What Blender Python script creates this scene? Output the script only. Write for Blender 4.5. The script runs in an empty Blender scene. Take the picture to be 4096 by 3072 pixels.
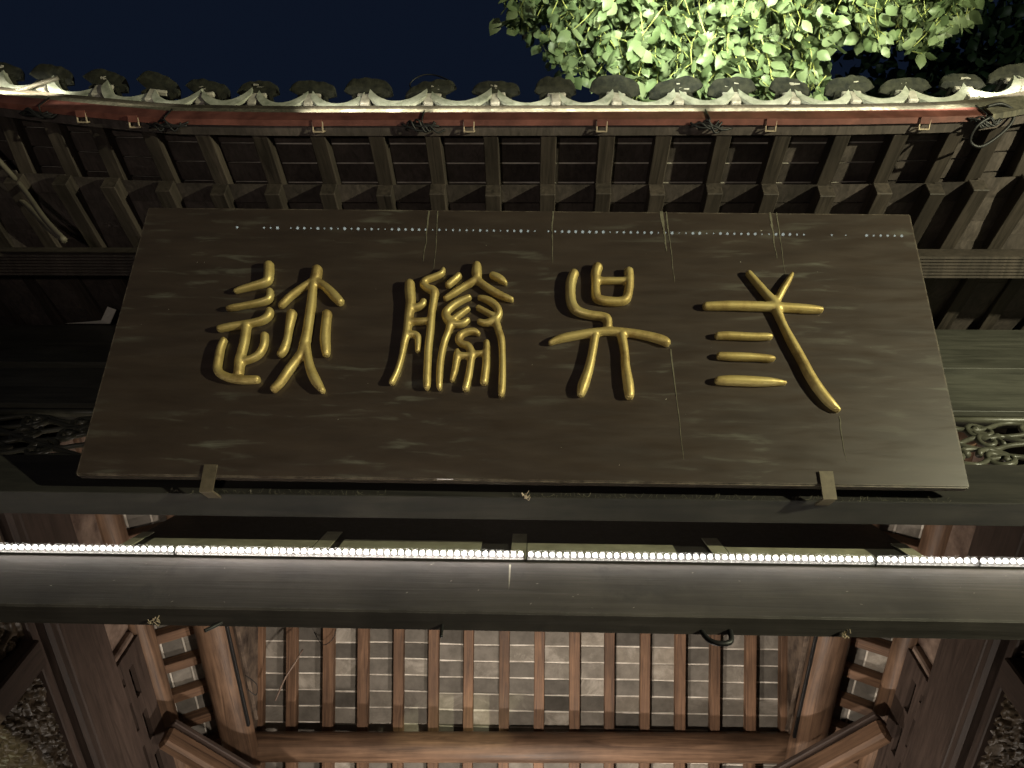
import bpy, bmesh, math, random
from mathutils import Vector, Matrix, noise
random.seed(11)
CAMROWS = ((0.99951, 0.0065, 0.03071), (-0.0074, -0.90191, 0.43186), (0.0305, -0.43188, -0.90142))
SC = bpy.context.scene
COL = SC.collection

# ------------------------------------------------------------------ camera
cam_data = bpy.data.cameras.new('camera')
cam_data.sensor_width = 36.0
cam_data.lens = 26.68
cam_data.clip_start = 0.05
cam_data.clip_end = 200.0
cam = bpy.data.objects.new('camera', cam_data)
COL.objects.link(cam)
_r, _u, _b = CAMROWS
cam.matrix_world = Matrix(((_r[0], _u[0], _b[0], 0.0), (_r[1], _u[1], _b[1], 0.0), (_r[2], _u[2], _b[2], 1.6), (0, 0, 0, 1)))
SC.camera = cam

# ------------------------------------------------------------------ night sky, lamps, exposure
world = bpy.data.worlds.new('World')
SC.world = world
world.use_nodes = True
bg = world.node_tree.nodes['Background']
bg.inputs['Color'].default_value = (0.0040, 0.0068, 0.0150, 1)
bg.inputs['Strength'].default_value = 1.0

def spot(name, loc, target, power, color, angle, blend=0.35, radius=0.06):
    d = bpy.data.lights.new(name, 'SPOT')
    d.energy = power; d.color = color; d.spot_size = math.radians(angle); d.spot_blend = blend
    d.shadow_soft_size = radius
    o = bpy.data.objects.new(name, d); COL.objects.link(o)
    o.location = loc
    o.rotation_euler = (Vector(target) - Vector(loc)).to_track_quat('-Z', 'Y').to_euler()
    return o

def strip_lamp(name, loc, direction, length, power, color, width=0.012):
    d = bpy.data.lights.new(name, 'AREA')
    d.shape = 'RECTANGLE'; d.size = length; d.size_y = width; d.energy = power; d.color = color; d.spread = math.radians(110)
    o = bpy.data.objects.new(name, d); COL.objects.link(o)
    o.location = loc
    z = -Vector(direction).normalized(); x = Vector((1, 0, 0)); y = z.cross(x).normalized()
    m = Matrix((x, y, z)).transposed().to_4x4(); m.translation = loc
    o.matrix_world = m
    return o

# floodlight on the forecourt to the right of the photographer
spot('floodlight', (5.1, -1.3, 2.45), (0.4, 1.25, 4.9), 1600, (0.98, 0.95, 0.64), 95, 0.5, 0.05)
# added unseen warm fill that lifts the dark eave planks and rafters
spot('eave_fill', (-0.9, -0.7, 0.5), (-0.9, 0.75, 5.7), 120, (1.0, 0.86, 0.76), 75, 0.9, 0.08)
# uplight washing the overhanging tree
spot('tree_uplight', (1.15, -3.0, 2.0), (1.2, 0.0, 7.6), 7500, (0.93, 1.0, 0.78), 26, 0.8, 0.25)
spot('tree_uplight', (0.75, -1.35, 1.8), (0.75, -0.12, 7.0), 6200, (0.93, 1.0, 0.78), 19, 0.7, 0.25)
spot('tree_uplight', (1.75, -1.35, 1.8), (1.80, -0.12, 7.0), 3400, (0.95, 1.0, 0.68), 19, 0.7, 0.25)
spot('far_tree_fill', (6.5, -4.0, 2.0), (6.0, 0.4, 12.0), 450, (0.85, 1.0, 0.85), 40, 0.8, 0.10)  # weak added fill that keeps the far crown from going black
# lamp inside the gate, below and behind the rear purlin
spot('gate_lamp', (0.05, 5.45, 3.6), (0.0, 4.3, 6.2), 170, (1.0, 0.88, 0.76), 165, 0.6, 0.05)
spot('gate_fill_front', (-0.1, 3.3, 3.1), (-0.1, 3.8, 6.2), 205, (1.0, 0.87, 0.74), 140, 0.8, 0.05)  # added unseen fill for the shadowed ceiling ahead of the purlin

SC.view_settings.view_transform = 'Standard'
SC.view_settings.look = 'None'
SC.view_settings.exposure = 0.0
SC.view_settings.gamma = 1.0
SC.view_settings.use_curve_mapping = False
SC.render.engine = 'CYCLES'
SC.cycles.use_denoising = True
SC.cycles.max_bounces = 6
SC.cycles.diffuse_bounces = 4
SC.cycles.sample_clamp_indirect = 4.0

# ------------------------------------------------------------------ helpers
W = {}

def link(o, world=None, parent=None):
    COL.objects.link(o)
    m = world if world is not None else Matrix.Identity(4)
    o.matrix_world = m
    o.matrix_basis = m
    W[o.name] = m.copy()
    if parent is not None:
        o.parent = parent
        o.matrix_parent_inverse = W[parent.name].inverted()
    return o

def obj(name, mesh, mat=None, parent=None, world=None):
    o = bpy.data.objects.new(name, mesh)
    if mat is not None and len(mesh.materials) == 0:
        mesh.materials.append(mat)
    return link(o, world, parent)

def thing(name, label, cat, loc=(0, 0, 0), group=None):
    o = bpy.data.objects.new(name, None)
    o.empty_display_size = 0.2
    link(o, Matrix.Translation(loc))
    tag(o, label, cat, group)
    return o

def tag(o, label=None, cat=None, group=None, kind=None):
    if label: o['label'] = label
    if cat: o['category'] = cat
    if group: o['group'] = group
    if kind: o['kind'] = kind
    return o

def mesh_from(name, verts, faces, smooth=False):
    me = bpy.data.meshes.new(name)
    me.from_pydata([tuple(v) for v in verts], [], faces)
    bm = bmesh.new(); bm.from_mesh(me)
    bmesh.ops.recalc_face_normals(bm, faces=bm.faces)
    bm.to_mesh(me); bm.free()
    if smooth:
        for p in me.polygons: p.use_smooth = True
    me.update()
    return me

BOXF = [(0, 1, 3, 2), (4, 6, 7, 5), (0, 4, 5, 1), (2, 3, 7, 6), (0, 2, 6, 4), (1, 5, 7, 3)]
_cache = {}

def box_mesh(w, l, h, bev=0.004):
    """box centred on its origin, long axis = local Y, with small chamfers"""
    key = (round(w, 4), round(l, 4), round(h, 4), bev)
    if key in _cache: return _cache[key].copy()
    vs = [(x * w / 2, y * l / 2, z * h / 2) for x in (-1, 1) for y in (-1, 1) for z in (-1, 1)]
    me = mesh_from('timber', vs, BOXF)
    if bev > 0:
        bm = bmesh.new(); bm.from_mesh(me)
        bmesh.ops.bevel(bm, geom=list(bm.edges), offset=min(bev, w / 4, h / 4, l / 4), segments=1, affect='EDGES')
        bm.to_mesh(me); bm.free()
    _cache[key] = me
    return me.copy()

def shared_box(w, l, h, bev, mat):
    key = ('s', round(w, 4), round(l, 4), round(h, 4), bev, mat.name)
    if key not in _cache:
        me = box_mesh(w, l, h, bev); me.materials.append(mat); _cache[key] = me
    return _cache[key]

def frame(p0, p1, up=(0, 0, 1)):
    p0, p1 = Vector(p0), Vector(p1)
    y = (p1 - p0).normalized(); x = y.cross(Vector(up)).normalized(); z = x.cross(y)
    m = Matrix((x, y, z)).transposed().to_4x4(); m.translation = (p0 + p1) / 2
    return m, (p1 - p0).length

def timber(name, p0, p1, w, h, mat, parent=None, up=(0, 0, 1), bev=0.004):
    m, l = frame(p0, p1, up)
    return obj(name, shared_box(w, round(l, 3), h, bev, mat), mat, parent, m)

def box(name, lo, hi, mat, parent=None, bev=0.003):
    """axis-aligned box whose grain runs along X"""
    lo, hi = Vector(lo), Vector(hi); c = (lo + hi) / 2; d = hi - lo
    m = Matrix.Rotation(-math.pi / 2, 4, 'Z'); m.translation = c
    return obj(name, box_mesh(d.y, d.x, d.z, bev), mat, parent, m)

def box_data(lo, hi):
    return [(x, y, z) for x in (lo[0], hi[0]) for y in (lo[1], hi[1]) for z in (lo[2], hi[2])]

class MB:
    def __init__(s): s.v = []; s.f = []
    def add(s, v, f):
        n = len(s.v); s.v += [tuple(p) for p in v]; s.f += [tuple(i + n for i in q) for q in f]
    def box(s, lo, hi): s.add(box_data(lo, hi), BOXF)
    def tube(s, pts, rad, n=8, cap=True):
        v, f = tube_data(pts, rad, n, cap); s.add(v, f)
    def build(s, name, mat, parent=None, world=None, smooth=False):
        return obj(name, mesh_from(name, s.v, s.f, smooth), mat, parent, world)

def tube_data(pts, rad, n=8, cap=True):
    pts = [Vector(p) for p in pts]
    if not hasattr(rad, '__len__'): rad = [rad] * len(pts)
    v, f = [], []
    ref = None
    for i, p in enumerate(pts):
        t = (pts[min(i + 1, len(pts) - 1)] - pts[max(i - 1, 0)]).normalized()
        if ref is None:
            ref = t.cross(Vector((0, 0, 1)))
            if ref.length < 0.1: ref = t.cross(Vector((1, 0, 0)))
        ref = (ref - t * ref.dot(t)).normalized()
        b = t.cross(ref)
        for k in range(n):
            a = 2 * math.pi * k / n
            v.append(p + (ref * math.cos(a) + b * math.sin(a)) * rad[i])
    for i in range(len(pts) - 1):
        for k in range(n):
            f.append((i * n + k, i * n + (k + 1) % n, (i + 1) * n + (k + 1) % n, (i + 1) * n + k))
    if cap:
        f.append(tuple(range(n - 1, -1, -1))); f.append(tuple((len(pts) - 1) * n + k for k in range(n)))
    return v, f

def smooth_path(pts, k=5):
    """Catmull-Rom through points of any dimension"""
    out = []
    P = [pts[0]] + list(pts) + [pts[-1]]
    for i in range(1, len(P) - 2):
        for j in range(k):
            t = j / k
            out.append(tuple(0.5 * (2 * b + (c - a) * t + (2 * a - 5 * b + 4 * c - d) * t * t + (3 * b - a - 3 * c + d) * t ** 3)
                             for a, b, c, d in zip(P[i - 1], P[i], P[i + 1], P[i + 2])))
    out.append(tuple(pts[-1]))
    return out

def log(name, p0, p1, r, mat, parent, seed=0, n=18):
    """a hand-trimmed round timber: slightly uneven cylinder with chamfered ends"""
    m, l = frame(p0, p1)
    k = max(6, int(l / 0.12)); v, f = [], []
    ys = [-l / 2, -l / 2 + r * .12] + [-l / 2 + l * i / k for i in range(1, k)] + [l / 2 - r * .12, l / 2]
    for i, y in enumerate(ys):
        rr = r * (0.86 if i in (0, len(ys) - 1) else 1)
        for a in range(n):
            t = 2 * math.pi * a / n
            d = 1 + 0.035 * noise.noise(Vector((math.cos(t) * 1.2, y * 0.9 + seed * 7, math.sin(t) * 1.2)))
            v.append((rr * d * math.cos(t), y, rr * d * math.sin(t)))
    for i in range(len(ys) - 1):
        for a in range(n):
            f.append((i * n + a, i * n + (a + 1) % n, (i + 1) * n + (a + 1) % n, (i + 1) * n + a))
    f.append(tuple(range(n - 1, -1, -1))); f.append(tuple((len(ys) - 1) * n + a for a in range(n)))
    return obj(name, mesh_from(name, v, f, True), mat, parent, m)

# ------------------------------------------------------------------ materials
def new_mat(name):
    m = bpy.data.materials.new(name); m.use_nodes = True
    nt = m.node_tree
    return m, nt, nt.nodes['Principled BSDF']

def coords(nt, scale, rnd=True, kind='Object'):
    tc = nt.nodes.new('ShaderNodeTexCoord'); mp = nt.nodes.new('ShaderNodeMapping')
    mp.inputs['Scale'].default_value = scale
    if rnd:
        oi = nt.nodes.new('ShaderNodeObjectInfo'); mu = nt.nodes.new('ShaderNodeVectorMath'); mu.operation = 'MULTIPLY_ADD'
        cm = nt.nodes.new('ShaderNodeCombineXYZ')
        for i in range(3): nt.links.new(oi.outputs['Random'], cm.inputs[i])
        mu.inputs[1].default_value = (37.0, 53.0, 71.0)
        nt.links.new(cm.outputs[0], mu.inputs[0]); nt.links.new(tc.outputs[kind], mu.inputs[2])
        nt.links.new(mu.outputs[0], mp.inputs['Vector'])
    else:
        nt.links.new(tc.outputs[kind], mp.inputs['Vector'])
    return mp.outputs[0]

def tex(nt, vec, scale, detail=6, rough=0.6, dist=0.0):
    n = nt.nodes.new('ShaderNodeTexNoise')
    n.inputs['Scale'].default_value = scale; n.inputs['Detail'].default_value = detail
    n.inputs['Roughness'].default_value = rough; n.inputs['Distortion'].default_value = dist
    nt.links.new(vec, n.inputs['Vector'])
    return n.outputs['Fac']

def ramp(nt, fac, stops):
    r = nt.nodes.new('ShaderNodeValToRGB')
    while len(r.color_ramp.elements) < len(stops): r.color_ramp.elements.new(0.5)
    for e, (p, c) in zip(r.color_ramp.elements, stops):
        e.position = p; e.color = (*c, 1) if len(c) == 3 else c
    nt.links.new(fac, r.inputs['Fac'])
    return r.outputs['Color']

def mixc(nt, fac, a, b, mode='MIX'):
    m = nt.nodes.new('ShaderNodeMix'); m.data_type = 'RGBA'; m.blend_type = mode
    for s, v in ((0, fac), (6, a), (7, b)):
        if isinstance(v, (int, float)): m.inputs[s].default_value = v
        elif isinstance(v, tuple): m.inputs[s].default_value = (*v, 1)
        else: nt.links.new(v, m.inputs[s])
    return m.outputs[2]

def bump(nt, fac, strength, dist, bsdf):
    b = nt.nodes.new('ShaderNodeBump'); b.inputs['Strength'].default_value = strength; b.inputs['Distance'].default_value = dist
    nt.links.new(fac, b.inputs['Height']); nt.links.new(b.outputs[0], bsdf.inputs['Normal'])

def wood(name, dark, light, rough=0.6, vary=0.35, grain=(14, 0.9, 14), bumps=0.35, stain=None):
    m, nt, b = new_mat(name)
    v = coords(nt, grain)
    g = tex(nt, v, 2.2, 8, 0.65, 1.2)
    c = ramp(nt, g, [(0.28, dark), (0.72, light)])
    big = tex(nt, coords(nt, (1.5, 1.1, 1.5)), 1.6, 4, 0.6)
    shade = ramp(nt, big, [(0.3, (1 - vary,) * 3), (0.7, (1 + vary * .4,) * 3)])
    c = mixc(nt, 1.0, c, shade, 'MULTIPLY')
    oi = nt.nodes.new('ShaderNodeObjectInfo')
    tone = ramp(nt, oi.outputs['Random'], [(0.0, (0.78, 0.76, 0.74)), (1.0, (1.12, 1.10, 1.08))])
    c = mixc(nt, 1.0, c, tone, 'MULTIPLY')
    if stain:
        s = tex(nt, coords(nt, (2, 2, 2)), 2.5, 8, 0.7)
        sf = ramp(nt, s, [(0.56, (0, 0, 0)), (0.70, (1, 1, 1))])
        c = mixc(nt, sf, c, stain)
    nt.links.new(c, b.inputs['Base Color'])
    rr = ramp(nt, g, [(0.2, (rough - .1,) * 3), (0.8, (rough + .15,) * 3)])
    nt.links.new(rr, b.inputs['Roughness'])
    b.inputs['Specular IOR Level'].default_value = 0.35
    bump(nt, g, bumps, 0.004, b)
    return m

def wear(m, color, radius=0.012, lo=0.03, hi=0.16):
    """worn arrises: lighter along the real edges of the board, broken up by noise"""
    nt = m.node_tree; b = nt.nodes['Principled BSDF']
    bv = nt.nodes.new('ShaderNodeBevel'); bv.samples = 6; bv.inputs['Radius'].default_value = radius
    ge = nt.nodes.new('ShaderNodeNewGeometry'); dt = nt.nodes.new('ShaderNodeVectorMath'); dt.operation = 'DOT_PRODUCT'
    nt.links.new(bv.outputs[0], dt.inputs[0]); nt.links.new(ge.outputs['True Normal'], dt.inputs[1])
    iv = nt.nodes.new('ShaderNodeMath'); iv.operation = 'SUBTRACT'; iv.inputs[0].default_value = 1.0; nt.links.new(dt.outputs['Value'], iv.inputs[1])
    f = ramp(nt, iv.outputs[0], [(lo, (0, 0, 0)), (hi, (1, 1, 1))])
    n = tex(nt, coords(nt, (3, 3, 3), False), 4, 6, 0.7)
    nf = ramp(nt, n, [(0.42, (0, 0, 0)), (0.60, (1, 1, 1))])
    f = mixc(nt, 1.0, f, nf, 'MULTIPLY')
    src = b.inputs['Base Color'].links[0].from_socket
    nt.links.new(mixc(nt, f, src, color), b.inputs['Base Color'])
    return m

def plain(name, color, rough=0.5, metal=0.0, var=0.25, scale=6.0, bumps=0.1, spec=0.4, second=None):
    m, nt, b = new_mat(name)
    v = coords(nt, (1, 1, 1))
    n = tex(nt, v, scale, 7, 0.65)
    lo = second if second else tuple(c * (1 - var) for c in color)
    hi = color if second else tuple(c * (1 + var) for c in color)
    c = ramp(nt, n, [(0.35, lo), (0.65, hi)])
    nt.links.new(c, b.inputs['Base Color'])
    b.inputs['Roughness'].default_value = rough; b.inputs['Metallic'].default_value = metal
    b.inputs['Specular IOR Level'].default_value = spec
    if bumps: bump(nt, n, bumps, 0.004, b)
    return m

def emit(name, color, strength):
    m, nt, b = new_mat(name)
    b.inputs['Base Color'].default_value = (0.8, 0.8, 0.8, 1)
    b.inputs['Emission Color'].default_value = (*color, 1); b.inputs['Emission Strength'].default_value = strength
    return m

M_rafter = wood('weathered_rafter_wood', (0.022, 0.018, 0.0145), (0.090, 0.072, 0.058), 0.65, 0.45)
M_plank = wood('eave_plank_wood', (0.045, 0.038, 0.034), (0.125, 0.102, 0.090), 0.7, 0.5)
M_dark = wood('black_stained_timber', (0.018, 0.017, 0.015), (0.044, 0.041, 0.036), 0.55, 0.35, bumps=0.15)
M_upper = wood('olive_grey_timber', (0.045, 0.046, 0.038), (0.115, 0.115, 0.095), 0.55, 0.35, grain=(7, 0.6, 7), bumps=0.2)
M_lintel = wood('lintel_timber', (0.012, 0.0115, 0.010), (0.038, 0.035, 0.029), 0.85, 0.45, grain=(7, 0.6, 7), bumps=0.3)
M_beam = wood('black_lacquer_beam', (0.044, 0.039, 0.036), (0.088, 0.078, 0.073), 0.72, 0.55, grain=(14, 0.5, 14), bumps=0.4, stain=(0.035, 0.032, 0.030))
wear(M_beam, (0.16, 0.15, 0.14), 0.008)
M_red = wood('red_brown_interior_wood', (0.078, 0.043, 0.027), (0.29, 0.170, 0.100), 0.6, 0.5, grain=(16, 0.8, 16), bumps=.6)
M_log = wood('polished_log_wood', (0.068, 0.041, 0.028), (0.30, 0.185, 0.115), 0.5, 0.55, grain=(12, 0.55, 12), bumps=.6)
M_side = wood('dark_reddish_frame_wood', (0.034, 0.024, 0.020), (0.105, 0.074, 0.060), 0.6, 0.3)
M_pale = wood('bleached_fascia_wood', (0.050, 0.048, 0.036), (0.25, 0.23, 0.165), 0.75, 0.55, grain=(20, 2.0, 20), stain=(0.36, 0.34, 0.25))
M_trim = plain('peeling_brown_trim', (0.19, 0.14, 0.10), 0.85, scale=8, second=(0.05, 0.035, 0.027))
M_rest = wood('tile_rest_wood', (0.022, 0.018, 0.013), (0.105, 0.088, 0.060), 0.75, 0.5, grain=(20, 1.5, 20))
M_strip = plain('pale_plaster', (0.30, 0.22, 0.17), 0.8, var=0.3, scale=7, second=(0.10, 0.065, 0.05))

def brick_mat():
    m, nt, b = new_mat('grey_ceiling_brick')
    v = coords(nt, (1, 1, 1))
    n = tex(nt, v, 9, 8, 0.65); n2 = tex(nt, v, 3.2, 6, 0.75, 0.6)
    c = ramp(nt, n, [(0.3, (0.150, 0.136, 0.116)), (0.7, (0.265, 0.242, 0.208))])
    oi = nt.nodes.new('ShaderNodeObjectInfo')
    tone = ramp(nt, oi.outputs['Random'], [(0.0, (0.50, 0.50, 0.50)), (0.5, (0.85, 0.85, 0.85)), (0.85, (1.1, 1.09, 1.06)), (1.0, (1.5, 1.46, 1.4))])
    c = mixc(nt, 1.0, c, tone, 'MULTIPLY')
    eff = ramp(nt, n2, [(0.50, (0, 0, 0)), (0.72, (1, 1, 1))])
    sel = ramp(nt, oi.outputs['Random'], [(0.50, (0.0, 0.0, 0.0)), (0.85, (0.9, 0.9, 0.9))])
    f = mixc(nt, 1.0, eff, sel, 'MULTIPLY')
    c = mixc(nt, f, c, (0.50, 0.46, 0.40))
    nt.links.new(c, b.inputs['Base Color']); b.inputs['Roughness'].default_value = 0.9
    b.inputs['Specular IOR Level'].default_value = 0.15
    bump(nt, n, 0.25, 0.004, b)
    return m
M_brick = brick_mat()
M_lime = plain('lime_mortar', (0.80, 0.75, 0.66), 0.9, scale=9, second=(0.42, 0.38, 0.32))
M_deck = plain('roof_bedding', (0.07, 0.06, 0.055), 0.9)
M_tile = plain('lichened_roof_tile', (0.48, 0.49, 0.40), 0.8, scale=14, second=(0.20, 0.215, 0.16), bumps=0.4)
M_tiledark = plain('mossy_black_tile', (0.030, 0.030, 0.018), 0.85, scale=26, second=(0.005, 0.006, 0.004), bumps=0.6)
M_plug = plain('white_tile_mortar', (0.50, 0.47, 0.40), 0.9, scale=25, second=(0.27, 0.25, 0.20), bumps=0.4)
M_channel = plain('red_painted_metal', (0.20, 0.072, 0.054), 0.55, scale=7, second=(0.085, 0.028, 0.021), bumps=0.05)
M_clip = plain('tan_metal_wire', (0.42, 0.34, 0.24), 0.45, 0.2)
M_black = plain('black_rubber', (0.012, 0.012, 0.012), 0.5)
M_cable = plain('grey_conduit', (0.13, 0.115, 0.085), 0.6)
M_strap = plain('bronze_strap', (0.105, 0.085, 0.055), 0.5, 0.2, scale=20)
M_house = plain('light_bar_housing', (0.05, 0.048, 0.045), 0.5, 0.2)
M_led = emit('white_led', (1.0, 0.94, 0.86), 24.0)
M_ledbright = emit('bright_warm_led', (1.0, 0.92, 0.84), 36.0)
def glow_cover_mat():  # film for the added glow cover, imitates bloom
    m, nt, b_ = new_mat('milky_glow_cover')
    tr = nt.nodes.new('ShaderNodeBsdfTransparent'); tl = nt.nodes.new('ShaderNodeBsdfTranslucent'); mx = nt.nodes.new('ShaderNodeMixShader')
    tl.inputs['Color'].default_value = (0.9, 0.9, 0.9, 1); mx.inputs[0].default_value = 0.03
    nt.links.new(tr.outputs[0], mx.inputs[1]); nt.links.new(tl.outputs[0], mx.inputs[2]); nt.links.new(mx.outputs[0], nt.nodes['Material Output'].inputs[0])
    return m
M_glow = glow_cover_mat()
M_bulb = emit('cool_string_bulb', (0.85, 1.0, 0.95), 12.0)
M_board = plain('pale_olive_board', (0.30, 0.29, 0.20), 0.7, scale=12, second=(0.20, 0.19, 0.13))
M_paper = plain('white_paper', (0.80, 0.76, 0.68), 0.9, var=0.08)
M_ground = plain('grey_flagstone', (0.26, 0.25, 0.23), 0.85, scale=2)
M_fret = wood('carved_fretwork_wood', (0.045, 0.033, 0.022), (0.13, 0.10, 0.065), 0.4, 0.3, grain=(6, 6, 6))
M_lattice = wood('green_black_carving', (0.055, 0.056, 0.042), (0.10, 0.10, 0.075), 0.35, 0.3, grain=(6, 6, 6))
M_bark = wood('tree_bark', (0.03, 0.026, 0.018), (0.10, 0.085, 0.055), 0.9, 0.3, grain=(9, 2, 9), bumps=0.8)
M_twig = plain('green_twig', (0.22, 0.24, 0.07), 0.6)

def leaf_mat(name, a, b_, trans=0.35):
    m, nt, b = new_mat(name)
    oi = nt.nodes.new('ShaderNodeObjectInfo'); g = nt.nodes.new('ShaderNodeNewGeometry')
    add = nt.nodes.new('ShaderNodeMath'); add.operation = 'ADD'
    nt.links.new(oi.outputs['Random'], add.inputs[0]); nt.links.new(g.outputs['Random Per Island'], add.inputs[1])
    fr = nt.nodes.new('ShaderNodeMath'); fr.operation = 'FRACT'; nt.links.new(add.outputs[0], fr.inputs[0])
    c = ramp(nt, fr.outputs[0], [(0.0, a), (1.0, b_)])
    nt.links.new(c, b.inputs['Base Color']); b.inputs['Roughness'].default_value = 0.45
    b.inputs['Specular IOR Level'].default_value = 0.35
    tr = nt.nodes.new('ShaderNodeBsdfTranslucent'); nt.links.new(c, tr.inputs['Color'])
    mx = nt.nodes.new('ShaderNodeMixShader'); mx.inputs[0].default_value = trans
    out = nt.nodes['Material Output']
    nt.links.new(b.outputs[0], mx.inputs[1]); nt.links.new(tr.outputs[0], mx.inputs[2]); nt.links.new(mx.outputs[0], out.inputs[0])
    return m
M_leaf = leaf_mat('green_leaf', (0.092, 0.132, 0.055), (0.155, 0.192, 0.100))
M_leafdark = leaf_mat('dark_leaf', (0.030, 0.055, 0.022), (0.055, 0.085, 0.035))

def plaque_mat():
    m, nt, b = new_mat('brown_black_lacquer')
    n = tex(nt, coords(nt, (1.2, 6, 6), False), 2.0, 7, 0.65)
    c = ramp(nt, n, [(0.3, (0.030, 0.0215, 0.016)), (0.7, (0.048, 0.035, 0.026))])
    # wiped chalky smears, stretched along the board
    s = tex(nt, coords(nt, (2.2, 14, 14), False), 1.6, 5, 0.55, 0.4)
    big = tex(nt, coords(nt, (1, 1, 1), False), 1.7, 2, 0.5)
    sf = ramp(nt, s, [(0.56, (0, 0, 0)), (0.76, (1, 1, 1))])
    bf = ramp(nt, big, [(0.42, (0, 0, 0)), (0.62, (1, 1, 1))])
    f = mixc(nt, 1.0, sf, bf, 'MULTIPLY')
    f = mixc(nt, 1.0, f, (0.8, 0.8, 0.8), 'MULTIPLY')
    c = mixc(nt, f, c, (0.13, 0.13, 0.10))
    nt.links.new(c, b.inputs['Base Color'])
    rr = ramp(nt, s, [(0.3, (0.34,) * 3), (0.8, (0.6,) * 3)])
    nt.links.new(rr, b.inputs['Roughness'])
    b.inputs['Specular IOR Level'].default_value = 0.35
    b.inputs['Coat Weight'].default_value = 0.55; b.inputs['Coat Roughness'].default_value = 0.012
    return m
M_plaque = wear(plaque_mat(), (0.14, 0.115, 0.085))

def gold_mat():
    m, nt, b = new_mat('worn_gold_leaf')
    n = tex(nt, coords(nt, (1, 1, 1)), 9, 7, 0.7)
    c = ramp(nt, n, [(0.3, (0.27, 0.18, 0.060)), (0.5, (0.54, 0.415, 0.150)), (0.8, (0.68, 0.565, 0.245))])
    nt.links.new(c, b.inputs['Base Color'])
    b.inputs['Metallic'].default_value = 0.50
    rg = ramp(nt, n, [(0.3, (0.58,) * 3), (0.7, (0.38,) * 3)]); nt.links.new(rg, b.inputs['Roughness'])
    bump(nt, n, 0.12, 0.004, b)
    return m
M_gold = gold_mat()
M_drip = plain('chalky_drip', (0.115, 0.105, 0.070), 0.8, scale=30)

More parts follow.
